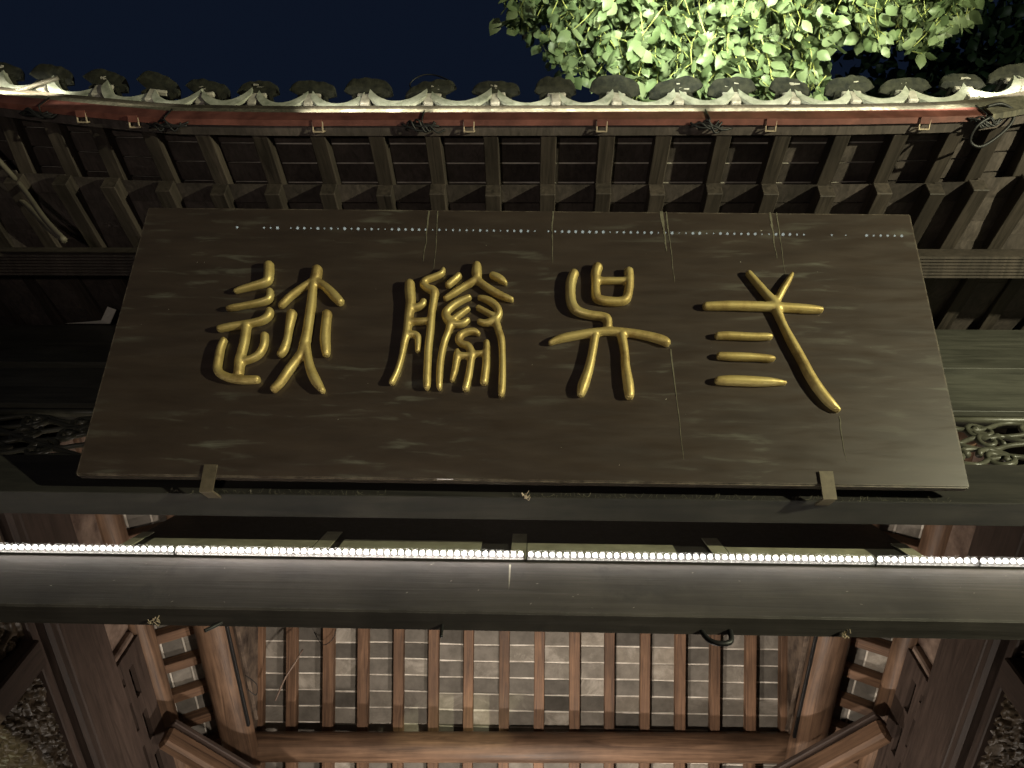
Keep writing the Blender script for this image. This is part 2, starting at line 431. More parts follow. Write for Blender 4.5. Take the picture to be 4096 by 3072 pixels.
# stroke centre lines of the four characters on the board: (u mm, v mm, half width mm)
CHARS=[[[(-1176,1032,21),(-1168,976,21),(-1171,938,20),(-1218,918,17),(-1276,900,14),(-1313,886,10)],[(-1149,891,14),(-1146,851,16),(-1170,831,16),(-1253,811,13),(-1312,799,13),(-1335,794,8)],[(-1136,788,16),(-1136,759,18),(-1164,732,18),(-1221,717,16),(-1296,703,16),(-1355,690,14)],[(-1231,715,19),(-1226,639,19),(-1229,569,19),(-1231,533,21),(-1226,465,19)],[(-1140,663,16),(-1135,616,16),(-1144,575,16),(-1169,547,15),(-1208,531,15)],[(-1319,636,14),(-1327,597,16),(-1328,546,17),(-1321,482,17),(-1270,451,17),(-1206,440,17),(-1136,441,16)],[(-944,1010,22),(-945,961,23),(-952,911,18),(-949,808,20),(-949,688,20),(-953,618,22),(-963,567,19),(-1003,494,19),(-1035,430,18),(-1063,393,16)],[(-947,608,19),(-931,549,17),(-912,494,19),(-880,436,20),(-843,388,11)],[(-955,941,17),(-995,911,16),(-1049,861,16),(-1082,817,15),(-1093,805,9)],[(-933,936,17),(-895,911,18),(-851,867,21),(-814,828,18)],[(-1031,774,21),(-1032,740,20),(-1034,688,16),(-1034,640,16),(-1043,585,18),(-1058,559,14)],[(-870,774,20),(-869,712,20),(-865,642,21),(-855,590,19),(-850,563,15)]],[[(-506,935,21),(-502,888,22),(-494,830,21),(-497,772,19),(-499,724,17),(-500,677,17),(-508,621,14),(-515,552,12),(-529,484,12),(-549,430,13)],[(-492,800,15),(-463,805,15),(-438,820,15),(-435,840,14)],[(-487,731,15),(-445,733,14),(-403,736,13)],[(-497,665,14),(-462,667,14),(-448,649,14),(-445,584,11)],[(-353,1011,8),(-362,984,13),(-400,963,14),(-432,948,15),(-443,928,16),(-422,906,16),(-391,889,20),(-389,850,17),(-395,772,16),(-396,691,16),(-399,598,16),(-397,507,16),(-394,422,15),(-392,403,8)],[(-278,976,14),(-300,951,16),(-331,919,15)],[(-200,1035,18),(-200,994,22),(-201,954,19),(-251,917,14),(-301,879,14),(-340,850,11)],[(-199,954,17),(-157,917,16),(-96,875,16),(-31,846,11)],[(-131,979,14),(-102,964,17),(-76,945,15),(-61,932,8)],[(-225,860,12),(-273,835,15),(-314,801,17),(-331,772,18),(-315,739,19),(-284,720,15),(-251,723,15),(-227,744,11)],[(-229,802,11),(-262,773,13),(-294,744,13)],[(-306,730,17),(-314,682,15),(-330,626,14),(-340,553,14),(-342,485,14),(-340,423,12),(-338,401,7)],[(-185,858,10),(-146,846,15),(-107,817,16),(-91,783,16),(-97,755,15),(-121,735,17),(-150,726,14),(-182,735,11)],[(-189,807,11),(-157,788,12),(-114,762,13)],[(-107,750,16),(-91,693,15),(-77,646,15),(-71,577,13),(-68,487,14),(-69,399,14),(-73,375,10)],[(-178,671,10),(-199,684,14),(-232,680,14),(-259,664,16),(-266,641,16),(-251,622,14),(-221,609,16),(-205,576,16)],[(-270,594,7),(-269,571,15),(-273,521,14),(-279,477,13),(-287,443,9)],[(-267,565,14),(-227,563,13),(-195,570,13),(-142,581,10)],[(-205,572,16),(-209,522,14),(-215,464,15),(-226,402,14)],[(-141,634,12),(-141,577,15),(-141,509,16),(-147,433,16)]],[[(252,991,21),(237,946,22),(232,887,21),(238,828,21),(262,790,20),(312,771,18),(370,762,18),(395,748,19),(396,705,18)],[(361,1026,22),(351,991,21),(348,936,18),(348,882,19),(356,853,19),(398,841,19),(448,839,18),(482,851,19),(497,902,19),(502,962,20),(501,1004,20)],[(354,949,14),(422,949,14),(495,949,14)],[(138,629,10),(186,650,17),(269,669,18),(352,684,17),(418,687,17),(496,680,17),(577,664,18),(638,644,19),(657,628,16)],[(339,665,17),(324,580,17),(306,499,19),(281,423,22),(270,380,14)],[(456,671,19),(466,590,17),(468,513,18),(477,425,21),(479,373,17)]],[[(833,817,16),(923,820,19),(1047,818,20),(1171,813,19),(1294,805,18),(1351,801,12)],[(1045,994,13),(1074,947,15),(1113,884,17),(1145,835,19),(1152,793,19),(1172,717,16),(1201,630,19),(1228,558,19),(1257,473,20),(1287,408,20),(1322,353,18),(1354,319,9)],[(1246,992,7),(1222,953,13),(1190,903,15),(1154,840,15)],[(874,669,14),(930,669,16),(1031,665,15),(1096,666,14),(1115,666,9)],[(872,571,14),(940,567,17),(1040,564,15),(1092,559,14),(1112,559,9)],[(855,453,15),(909,453,20),(1008,450,20),(1087,448,16),(1148,444,7)]]]

# ------------------------------------------------------------------ ground
g = box('ground', (-16, -16, -0.2), (16, 16, 0.0), M_ground, bev=0)
tag(g, kind='structure')

# ------------------------------------------------------------------ the gate
X0 = -0.10
gate = thing('timber_gate', 'dark timber gate hall seen from below, with tiled eave, rafters and black beams', 'gate', (X0, 2.6, 0))

ET = [(-4.6, -.36), (-3.4, -.16), (-2.8, -.09), (-2.3, -.045), (-1.9, -.012), (-1.3, -.002), (0, 0), (1.5, 0), (1.9, -.006), (2.2, -.015), (2.45, -.05), (2.8, -.10), (3.4, -.17), (4.6, -.38)]
def eave(x):
    x = max(ET[0][0], min(ET[-1][0], x))
    for (a, da), (b, db) in zip(ET, ET[1:]):
        if a <= x <= b:
            d = da + (db - da) * (x - a) / (b - a)
            break
    return d * 0.75, -d * 2.37

def Hf(x, y):
    """underside of the flying rafters"""
    dy, dz = eave(x)
    return 5.6 + 0.55 * (y - 0.522 - dy) + dz * max(0.0, 1 - (y - 0.5) / 0.7)

def eave_profile(name, prof, x0, x1, mat, parent, n=24, smooth=False):
    v, f = [], []; k = len(prof)
    for i in range(n + 1):
        x = x0 + (x1 - x0) * i / n; dy, dz = eave(x)
        for (y, z) in prof: v.append((x, y + dy, z + dz + 0.003 * noise.noise(Vector((x * 1.7, y * 5, 3)))))
    for i in range(n):
        for j in range(k):
            f.append((i * k + j, i * k + (j + 1) % k, (i + 1) * k + (j + 1) % k, (i + 1) * k + j))
    f.append(tuple(range(k))); f.append(tuple(n * k + j for j in range(k - 1, -1, -1)))
    return obj(name, mesh_from(name, v, f, smooth), mat, parent)

# front roof: decking sheet with everything nailed to it
v, f = [], []
nx = 40
rows = (0.50, 0.9, 1.4, 2.57)
for i in range(nx + 1):
    x = -4.6 + 9.0 * i / nx
    for y in rows:
        dy, _ = eave(x)
        yy = y + (dy if y < 1 else 0)
        for t in (0.0945 + min(.03, eave(x)[1] * 1.2), 0.19): v.append((x, yy, Hf(x, yy) + t))
k = len(rows) * 2
for i in range(nx):
    for j in range(len(rows) - 1):
        a = i * k + j * 2; c = a + k
        f += [(a, a + 2, c + 2, c), (a + 1, c + 1, c + 3, a + 3)]
    a = i * k; c = a + k
    f += [(a, c, c + 1, a + 1), (a + k - 2, a + k - 1, c + k - 1, c + k - 2)]
f += [(0, 1, 3, 5, 7, 6, 4, 2), tuple(nx * k + q for q in (0, 2, 4, 6, 7, 5, 3, 1))]
front_roof = obj('front_roof', mesh_from('front_roof', v, f), M_lime, gate)

FX = [-4.4, -4.1, -3.8, -3.5, -3.2, -2.90, -2.61, -2.33, -2.019, -1.723, -1.423, -1.122, -0.82, -0.532, -0.235, 0.058, 0.353, 0.638, 0.939, 1.233, 1.531, 1.822, 2.101, 2.331, 2.62, 2.90, 3.18, 3.48, 3.78, 4.08, 4.38]
for x in FX:
    dy, dz = eave(x); y0 = 0.50 + dy
    jx = random.uniform(-.006, .006)
    h = 0.075; up = h / 2 * 1.14
    timber('flying_rafter', (x, y0, Hf(x, y0) + up), (x + jx, 1.03, Hf(x, 1.03) + up), 0.080 + random.uniform(-.004, .004), h, M_rafter, front_roof)
    yb = 0.8145 + random.uniform(-.008, .008) + dy * .7; zb = 5.66 + 0.55 * (yb - 0.8145) + dz * .5
    z2 = 5.66 + 0.55 * (2.55 - 0.8145)
    timber('rafter', (x, yb, zb + .045), (x + jx, 2.55, z2 + .045), 0.084, 0.088, M_rafter, front_roof)
# eave planks between the rafters
for a, b in zip(FX, FX[1:]):
    for (ya, yb) in ((0.475, 0.576), (0.585, 0.686), (0.695, 0.80), (0.809, 0.93)):
        dy, dz = eave((a + b) / 2)
        q = random.uniform(0, .004)
        vs = []
        for x in (a + .012, b - .012):
            for y in (ya + dy, yb + dy):
                for t in (0.0, .018): vs.append((x, y, Hf(x, y) + 0.0885 + t + q))
        obj('eave_plank', mesh_from('eave_plank', vs, BOXF), M_plank, front_roof)
    for (ya, yb) in ((0.80, 0.905), (0.911, 1.03), (1.036, 1.16), (1.166, 1.29), (1.296, 1.5), (1.506, 1.75), (1.756, 2.0), (2.006, 2.5)):
        dy, dz = eave((a + b) / 2)
        q = random.uniform(0, .004)
        vs = []
        for x in (a + .012, b - .012):
            for y in (ya + dy * .7, yb):
                z = 5.66 + 0.55 * (y - 0.8145) + eave(x)[1] * .5 * max(0, 1 - (y - .8) / .5) + .097
                for t in (0.0, .012): vs.append((x, y, z + t + q))
        obj('eave_plank', mesh_from('eave_plank', vs, BOXF), M_plank, front_roof)
eave_profile('eave_board', [(.474, 5.578), (.524, 5.592), (.524, 5.66), (.474, 5.66)], -4.5, 4.4, M_plank, front_roof, 40)
eave_profile('fascia_board', [(.428, 5.640), (.407, 5.715), (.43, 5.73), (.473, 5.715), (.473, 5.640)], -4.5, 4.4, M_pale, front_roof, 50)
eave_profile('tile_rest', [(.411, 5.716), (.397, 5.772), (.45, 5.82), (.46, 5.735)], -4.5, 4.4, M_rest, front_roof, 50)

TX = [-4.2, -3.9, -3.6, -3.28, -2.93, -2.594, -2.251, -1.95, -1.66, -1.37, -1.07, -0.756, -0.397, -0.052, 0.259, 0.575, 0.901, 1.184, 1.499, 1.807, 2.099, 2.432, 2.76, 3.08, 3.4, 3.7, 4.0]
def pan_tile_mesh(hw):
    n = 12; sag = 0.105; L = 0.26; t = 0.022; lip = 0.062
    v, f = [], []
    for yy, th in ((0, lip), (0.018, lip), (0.03, t), (L, t)):
        for i in range(n + 1):
            u = -1 + 2 * i / n
            z = sag * u * u * (0.9 + .1 * u * u)
            x = hw * u * (1 - 0.03 * (yy > 0.02))
            j = 0.002 * noise.noise(Vector((u * 5, hw * 90, yy)))
            v.append((x, yy, z + j)); v.append((x * (1 + .01), yy, z - th + j))
    k = 2 * (n + 1)
    for r in range(3):
        for i in range(n):
            a = r * k + 2 * i; c = a + k
            f += [(a, a + 2, c + 2, c), (a + 1, c + 1, c + 3, a + 3)]
        a = r * k; c = a + k
        f += [(a, c, c + 1, a + 1), (a + k - 2, a + k - 1, c + k - 1, c + k - 2)]
    for i in range(n):
        a = 2 * i; f.append((a, a + 1, a + 3, a + 2)); b_ = 3 * k + 2 * i; f.append((b_, b_ + 2, b_ + 3, b_ + 1))
    return mesh_from('pan_tile', v, f)

def cover_tile_mesh(r, L=0.24, t=0.018):
    n = 10; v, f = [], []
    for yy in (0, L):
        for i in range(n + 1):
            a = math.pi * (0.02 + 0.96 * i / n)
            v.append((r * math.cos(a), yy, r * .75 * math.sin(a))); v.append(((r - t) * math.cos(a), yy, (r - t) * .75 * math.sin(a)))
    k = 2 * (n + 1)
    for i in range(n):
        a = 2 * i; c = a + k
        f += [(a, a + 2, c + 2, c), (a + 1, c + 1, c + 3, a + 3), (a, a + 1, a + 3, a + 2), (c, c + 2, c + 3, c + 1)]
    f += [(0, k, k + 1, 1), (k - 2, k - 1, 2 * k - 1, 2 * k - 2)]
    return mesh_from('cover_tile', v, f)

def flange_mesh(w, hgt, seed):
    """upturned end plate of a cover tile: fan outline with a scalloped rim and a rolled lower edge"""
    n = 26; t = 0.020; v, f = [], []
    rim, base = [], []
    for i in range(n + 1):
        u = -1 + 2 * i / n
        top = hgt * math.sqrt(max(0, 1 - abs(u) ** 3.2)) + 0.0015 * math.sin(u * 13 + seed) + 0.009 * noise.noise(Vector((u * 3, seed, 0)))
        rim.append((w * u, top)); base.append((w * u * .96, -0.026 * (1 - u * u) - .002))
    for (yy, sc) in ((0, 1.0), (t, 0.96)):
        for p in base: v.append((p[0] * sc, yy, p[1]))
        for i in range(n + 1):
            v.append(((rim[i][0] * .9 + base[i][0] * .1) * sc, yy - .014 * (yy == 0) + .006 * noise.noise(Vector((i * .10, seed, 5))), base[i][1] * .5 + rim[i][1] * .5))
        for p in rim: v.append((p[0] * sc, yy + .001 * math.sin(p[0] * 150), p[1] * sc))
    m = n + 1
    for s in (0, 1):
        o_ = s * 3 * m
        for r in (0, 1):
            for i in range(n):
                f.append((o_ + r * m + i, o_ + r * m + i + 1, o_ + (r + 1) * m + i + 1, o_ + (r + 1) * m + i))
    for i in range(n):
        f.append((i, 3 * m + i, 3 * m + i + 1, i + 1)); f.append((2 * m + i, 2 * m + i + 1, 5 * m + i + 1, 5 * m + i))
    f += [(0, m, 2 * m, 5 * m, 4 * m, 3 * m), (n, 3 * m + n, 4 * m + n, 5 * m + n, 2 * m + n, m + n)]
    return mesh_from('tile_flange', v, f)

slope = math.atan(0.55)
def on_eave(x, y, z, tilt, yaw=0.0, roll=0.0):
    dy, dz = eave(x)
    return Matrix.Translation((x, y + dy, z + dz)) @ Matrix.Rotation(yaw, 4, 'Z') @ Matrix.Rotation(tilt, 4, 'X') @ Matrix.Rotation(roll, 4, 'Y')
for i, x in enumerate(TX):
    lft = TX[i - 1] if i else x - .31; rgt = TX[i + 1] if i < len(TX) - 1 else x + .31
    hw = min(0.160, (rgt - lft) / 4 - 0.014)
    xc = (lft + 2 * x + rgt) / 4
    sl = (eave(xc + .1)[1] - eave(xc - .1)[1]) / .2
    roll = -math.atan(sl) + random.uniform(-.04, .04)
    obj('pan_tile', pan_tile_mesh(hw), M_tile, front_roof, on_eave(xc, .384 + random.uniform(-.006, .006), 5.825 + random.uniform(-.006, .006), slope + random.uniform(-.05, .05), random.uniform(-.06, .06), roll + (random.uniform(-.22, .12) if -2.5 < xc < -1.3 else 0)))
for a, b in zip(TX, TX[1:]):
    x = (a + b) / 2 + random.uniform(-.01, .01)
    dy, dz = eave(x)
    obj('mortar_plug', box_mesh(0.050, 0.05, 0.085, 0.006), M_plug, front_roof, on_eave(x, .390, 5.872, slope, 0, random.uniform(-.05, .05)))
    obj('cover_tile', cover_tile_mesh(0.085), M_tiledark, front_roof, on_eave(x, .368, 5.925, slope, random.uniform(-.04, .04)))
    sl = (eave(x + .1)[1] - eave(x - .1)[1]) / .2
    obj('tile_flange', flange_mesh(0.132 + random.uniform(-.022, .018), 0.076 + random.uniform(-.018, .012), x * 3), M_tiledark, front_roof,
        on_eave(x, .352, 5.965, math.radians(66) + random.uniform(-.2, .2), random.uniform(-.16, .16), -math.atan(sl) + random.uniform(-.16, .16)))
    if random.random() < .7:
        mb = MB(); cx = random.uniform(-.03, .03)
        for q in range(3):
            p = Vector((cx + random.uniform(-.03, .03), -.012, random.uniform(.0, .035))); mb.tube([p, p + Vector((random.uniform(.01, .03), -.004, random.uniform(-.006, .006)))], [random.uniform(.004, .009), .003], 5)
        mb.build('mortar_chip', M_plug, front_roof, on_eave(x, .346, 5.975, math.radians(66)))
    obj('tile_bedding', box_mesh(0.10, 0.03, 0.022, 0.006), M_plug, front_roof, on_eave(x + random.uniform(-.01, .01), .366, 5.945, slope, random.uniform(-.1, .1), random.uniform(-.08, .08)))

# eave light channels (top-level: screwed under the eave, each section a fixture of its own)
CH = [(-3.25, -2.60), (-2.595, -1.90), (-1.893, -0.575), (-0.57, 0.845), (0.85, 2.20), (2.235, 3.1)]
CL = ['rusty red light channel at the far left corner of the eave', 'short red light channel with two wire clips below the mossy dim tiles',
      'long red light channel with one wire clip, left of the eave centre', 'red light channel with two wire clips below the eave centre',
      'long red light channel with two wire clips, right of the eave centre', 'cream light channel rising at the far right corner of the eave']
CLIPS = [[], [-2.36, -2.06], [-1.10], [-0.34, 0.32], [1.15, 1.90], []]
lamp_power = [2.6, 0.10, 1.5, 3.0, 2.7, 2.0]
for (a, b), lab, cl, pw in zip(CH, CL, CLIPS, lamp_power):
    xm = (a + b) / 2; dy, dz = eave(xm)
    t = thing('light_channel', lab, 'light fixture', (xm, .45 + dy, 5.6 + dz), 'red light channels under the tiled eave')
    prof = [(.417, 5.655), (.444, 5.560), (.472, 5.560), (.474, 5.640), (.462, 5.640), (.460, 5.574), (.450, 5.572), (.428, 5.655)]
    if a > 2.2: prof = [(y, z - .01) for y, z in prof]
    o = eave_profile('housing', prof, a, b, M_channel if a < 2.2 else M_pale, t, 12)
    for x in cl:
        dy2, dz2 = eave(x); mb = MB(); s = .0045
        def P(px, y, z): return (x + px, y + dy2, z + dz2)
        loop = [P(-.024, .452, 5.557), P(-.024, .500, 5.552), P(.024, .500, 5.552), P(.024, .452, 5.557)]
        for p, q in zip(loop, loop[1:] + loop[:1]): mb.tube([p, q], s, 6)
        mb.tube([P(.024, .50, 5.552), P(.026, .50, 5.59)], s, 6); mb.tube([P(-.024, .50, 5.552), P(-.026, .50, 5.59)], s, 6)
        mb.build('wire_clip', M_clip, t)
        mb = MB(); v0 = [P(-.024, .441, 5.556), P(-.024, .474, 5.556), P(-.024, .441, 5.549), P(-.024, .474, 5.549), P(.024, .441, 5.556), P(.024, .474, 5.556), P(.024, .441, 5.549), P(.024, .474, 5.549)]
        mb.add(v0, BOXF); mb.build('saddle', M_channel, t)
    la, lb = max(a, -1.22 if -1.9 < a < -1.8 else a), b
    xm = (la + lb) / 2; dy, dz = eave(xm)
    strip_lamp('eave_strip', (xm, .368 + dy, 5.655 + dz), (0, .66, .75), (lb - la) * .95, pw, (1.0, 0.97, 0.80), 0.015)

def cable(name, pts, r, mat, label, cat='cable', group=None, k=6):
    mb = MB(); mb.tube(smooth_path(pts, k), r, 7)
    o = mb.build(name, mat, smooth=True)
    return tag(o, label, cat, group)

def bundle(x, label):
    dy, dz = eave(x); rr = random.Random(int(x * 100))
    mb = MB()
    for q in range(7):
        cx = x + rr.uniform(-.05, .05); w = rr.uniform(.03, .09)
        pts = [(cx - w, .475 + rr.uniform(-.02, .02), 5.552), (cx - w * .3, .455 + rr.uniform(-.02, .03), 5.535), (cx + w * .4, .49 + rr.uniform(-.02, .02), 5.535), (cx + w, .47 + rr.uniform(-.02, .02), 5.55)]
        pts = [(p[0], p[1] + dy, p[2] + dz) for p in pts]
        mb.tube(smooth_path(pts, 4), .0055, 6)
    mb.tube([(x - .005, .41 + dy, 5.665 + dz), (x - .003, .44 + dy, 5.553 + dz), (x, .48 + dy, 5.553 + dz)], .004, 6)
    tag(mb.build('cable_bundle', M_black, smooth=True), label, 'cable', 'cable bundles at the channel joints')
bundle(-2.60, 'tangle of black cable ends at the far left end of the red channel')
bundle(-1.88, 'dangling black cable ends at the left channel joint over the fourth rafter')
bundle(-0.57, 'black cable bundle at the channel joint left of the eave centre')
bundle(0.85, 'black cable bundle at the channel joint below the bright leaves')
bundle(2.20, 'black cable knot at the right end of the last red channel')
cable('cable_loop', [(2.20, .44, 5.56), (2.14, .48, 5.545), (2.13, .55, 5.55), (2.20, .575, 5.56), (2.33, .50, 5.62), (2.37, .43, 5.66), (2.31, .39, 5.68), (2.23, .40, 5.66)], .008, M_black,
      'black cable loop hanging from the right corner of the eave', 'cable')
cable('roof_wire', [(-.67, .36, 5.98), (-.70, .31, 6.06), (-.64, .27, 6.10), (-.56, .27, 6.10), (-.46, .30, 6.02)], .004, M_black, 'thin wire arching above the roof tiles against the night sky', 'wire')
for pts, lab in (([(-3.3, .32, 5.95), (-3.05, .60, 5.86), (-2.86, .80, 5.78), (-2.60, .93, 5.52), (-2.42, 1.0, 5.36)], 'thicker grey conduit curving down the left end of the eave'),
                 ([(-3.2, .72, 5.95), (-2.9, .90, 5.82), (-2.62, .99, 5.56), (-2.46, 1.02, 5.42)], 'thinner grey conduit crossing behind the thicker one at the left end')):
    cable('conduit', pts, .015 if 'thicker' in lab else .009, M_cable, lab, 'pipe', 'conduits at the left end of the eave')
cable('tile_wire', [(-2.66, .27, 6.06), (-2.76, .30, 6.02), (-2.95, .36, 5.97)], .012, M_cable, 'bent grey cable poking out between the leftmost roof tiles', 'cable')

# outer eave purlin, front wall behind the plaque
RIB = MB()
for i in range(7):
    y = 1.176 + .018 * i
    RIB.box((-4.2, y, 5.700), (4.0, y + .0125, 5.716))
RIB.box((-4.2, 1.175, 5.710), (4.0, 1.30, 5.85))
RIB.build('eave_purlin', M_rafter, gate)
box('support_beam', (-4.2, 1.80, 4.257), (4.0, 1.914, 4.563), M_lintel, gate)
box('upper_tie_beam', (-4.2, 1.795, 5.60), (4.0, 1.92, 6.20), M_upper, gate)
box('frieze_board', (-4.2, 1.83, 5.13), (4.0, 1.88, 5.597), M_upper, gate)
box('frieze_rail', (-4.2, 1.80, 5.08), (4.0, 1.90, 5.127), M_upper, gate)
box('wall_board', (-1.95, 1.86, 4.566), (1.75, 1.885, 5.077), M_dark, gate)
for sx in (-1, 1):
    lo, hi = (1.80, 3.0) if sx > 0 else (-3.2, -1.99)
    rr = random.Random(5 + sx)
    mb = MB()
    mb.box((lo, 1.825, 4.568), (hi, 1.86, 4.60)); mb.box((lo, 1.825, 5.045), (hi, 1.86, 5.075))
    def scroll(cx, cz, r, turns, a0, hand, th):
        pts, rad = [], []
        N = int(20 * turns)
        for q in range(N + 1):
            t = q / N; a = a0 + hand * 2 * math.pi * turns * t; r_ = r * (1 - .62 * t)
            pts.append((cx + r_ * math.cos(a), 1.842 + .004 * math.sin(a * 2), cz + r_ * math.sin(a))); rad.append(th * (1 - .25 * t))
        mb.tube(pts, rad, 8)
        e = pts[-1]; bmv = [(e[0] + .014 * dx, e[1] - .012 + .02 * (dy > 0) * 1, e[2] + .014 * dz) for dx in (-1, 1) for dy in (-1, 1) for dz in (-1, 1)]
        mb.add(bmv, BOXF)
    n = 5
    for cI in range(n):
        cx = lo + (hi - lo) * (cI + .5) / n
        for cz in (4.70, 4.83, 4.95):
            scroll(cx + rr.uniform(-.05, .05), cz + rr.uniform(-.02, .02), rr.uniform(.06, .085), rr.uniform(1.1, 1.6), rr.uniform(0, 6.3), rr.choice((-1, 1)), rr.uniform(.013, .018))
    for q in range(7):
        z0 = 4.60 + .065 * q
        pts = [(lo + (hi - lo) * s / 16, 1.842, min(5.05, max(4.6, z0 + .035 * math.sin(s * 1.1 + q * 2) + rr.uniform(-.01, .01)))) for s in range(17)]
        mb.tube(smooth_path(pts, 3), .013, 7)
    mb.build('carved_panel', M_lattice, gate, smooth=True)
    box('panel_end_post', ((1.745, 1.815, 4.566) if sx > 0 else (-1.985, 1.815, 4.566)), ((1.795, 1.87, 5.077) if sx > 0 else (-1.955, 1.87, 5.077)), M_dark, gate)

# lower beam (thick board) that carries the light bars
bm_ = box('lower_beam', (-4.2, 1.90, 3.68), (4.0, 1.990, 3.985), M_beam, gate, .006)
bp = MB()
def pan(z, off=0.0):
    return 1.992 + 0.364 * (z - 3.985) - off
a = [(-1.84, pan(3.987), 3.987), (1.683, pan(3.987), 3.987), (1.683, pan(4.95), 4.95), (-1.84, pan(4.95), 4.95)]
bp.add([p for p in a] + [(p[0], p[1] + .03, p[2]) for p in a], [(0, 1, 2, 3), (7, 6, 5, 4), (0, 4, 5, 1), (1, 5, 6, 2), (2, 6, 7, 3), (3, 7, 4, 0)])
backing = bp.build('backing_board', M_dark, gate)
for x0, x1, zt in ((-1.84, -1.788, 4.47), (-1.74, -0.985, 4.385), (-0.977, -0.905, 4.51), (-0.864, -0.235, 4.40), (-0.10, -0.033, 4.515), (-0.029, 0.621, 4.385), (0.776, 0.846, 4.49), (0.850, 1.462, 4.365), (1.62, 1.68, 4.45)):
    q = MB(); a = []
    zb = 4.02
    for (x, z) in ((x0, zb), (x1, zb), (x1, zt), (x0, zt)): a.append((x, pan(z, .003), z))
    q.add(a + [(p[0], p[1] - .006, p[2] - .002) for p in a], [(3, 2, 1, 0), (4, 5, 6, 7), (0, 1, 5, 4), (1, 2, 6, 5), (2, 3, 7, 6), (3, 0, 4, 7)])
    q.build('pale_strip', M_board, backing)  # pale flat strips and tabs on the lower backing board

# light bars with their beads
BARS = [(-2.785, -1.418), (-1.411, -0.038), (-0.026, 1.304), (1.313, 1.695), (1.702, 2.45)]
BL = ['lit white light bar at the left end of the black beam', 'lit white light bar just left of the beam centre, the brightest of the row', 'lit white light bar just right of the beam centre, between two joints',
      'short lit white light bar on the right of the black beam', 'lit white light bar at the right end of the black beam']
led_me = None
for (a, b), lab in zip(BARS, BL):
    t = thing('light_bar', lab, 'light bar', ((a + b) / 2, 1.88, 3.98), 'light bars along the top of the black beam')
    mb = MB(); mb.box((a, 1.889, 3.964), (b, 1.899, 4.000))
    mb.build('housing', M_house, t)
    mb = MB(); mb.box((a - .002, 1.874, 3.964), (a, 1.899, 3.994)); mb.box((b, 1.874, 3.964), (b + .002, 1.899, 3.994)); mb.build('end_cap', M_house, t)
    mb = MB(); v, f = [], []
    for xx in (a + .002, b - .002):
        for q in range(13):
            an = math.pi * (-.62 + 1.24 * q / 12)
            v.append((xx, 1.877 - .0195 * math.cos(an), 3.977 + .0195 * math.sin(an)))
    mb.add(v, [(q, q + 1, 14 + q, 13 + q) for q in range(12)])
    mb.build('glow_cover', M_glow, t, smooth=True)  # added translucent shell giving a bloom band around the beads
    if led_me is None:
        bm = bmesh.new(); bmesh.ops.create_icosphere(bm, subdivisions=1, radius=.0098); led_me = bpy.data.meshes.new('led'); bm.to_mesh(led_me); bm.free(); led_me.materials.append(M_led); led_bright = led_me.copy(); led_bright.materials.clear(); led_bright.materials.append(M_ledbright)
    n = int(round((b - a) / .0275))
    for i in range(n):
        obj('led', led_bright if a == BARS[1][0] else led_me, None, t, Matrix.Translation((a + (i + .5) * (b - a) / n, 1.872, 3.976)))

# ------------------------------------------------------------------ plaque with four gilt characters
phi = math.radians(40.8)
PU, PV, PN = Vector((1, 0, 0)), Vector((0, -math.sin(phi), math.cos(phi))), Vector((0, -math.cos(phi), -math.sin(phi)))
PM = Matrix((PU, PV, PN)).transposed().to_4x4(); PM.translation = (-0.075, 1.71, 4.243)
plaque = bpy.data.objects.new('plaque', None); link(plaque, PM)
tag(plaque, 'dark lacquered plaque with four gold seal script characters, leaning out under the eave', 'plaque')
c4 = [(-1.852, .006), (1.835, -.007), (1.849, 1.333), (-1.834, 1.371)]
vs = [(x, y, 0.0) for x, y in c4] + [(x, y, -.055) for x, y in c4]
me = mesh_from('board', vs, [(0, 1, 2, 3), (7, 6, 5, 4), (0, 4, 5, 1), (1, 5, 6, 2), (2, 6, 7, 3), (3, 7, 4, 0)])
bm = bmesh.new(); bm.from_mesh(me); bmesh.ops.bevel(bm, geom=list(bm.edges), offset=.006, segments=2, affect='EDGES'); bm.to_mesh(me); bm.free()
obj('board', me, M_plaque, plaque, PM)
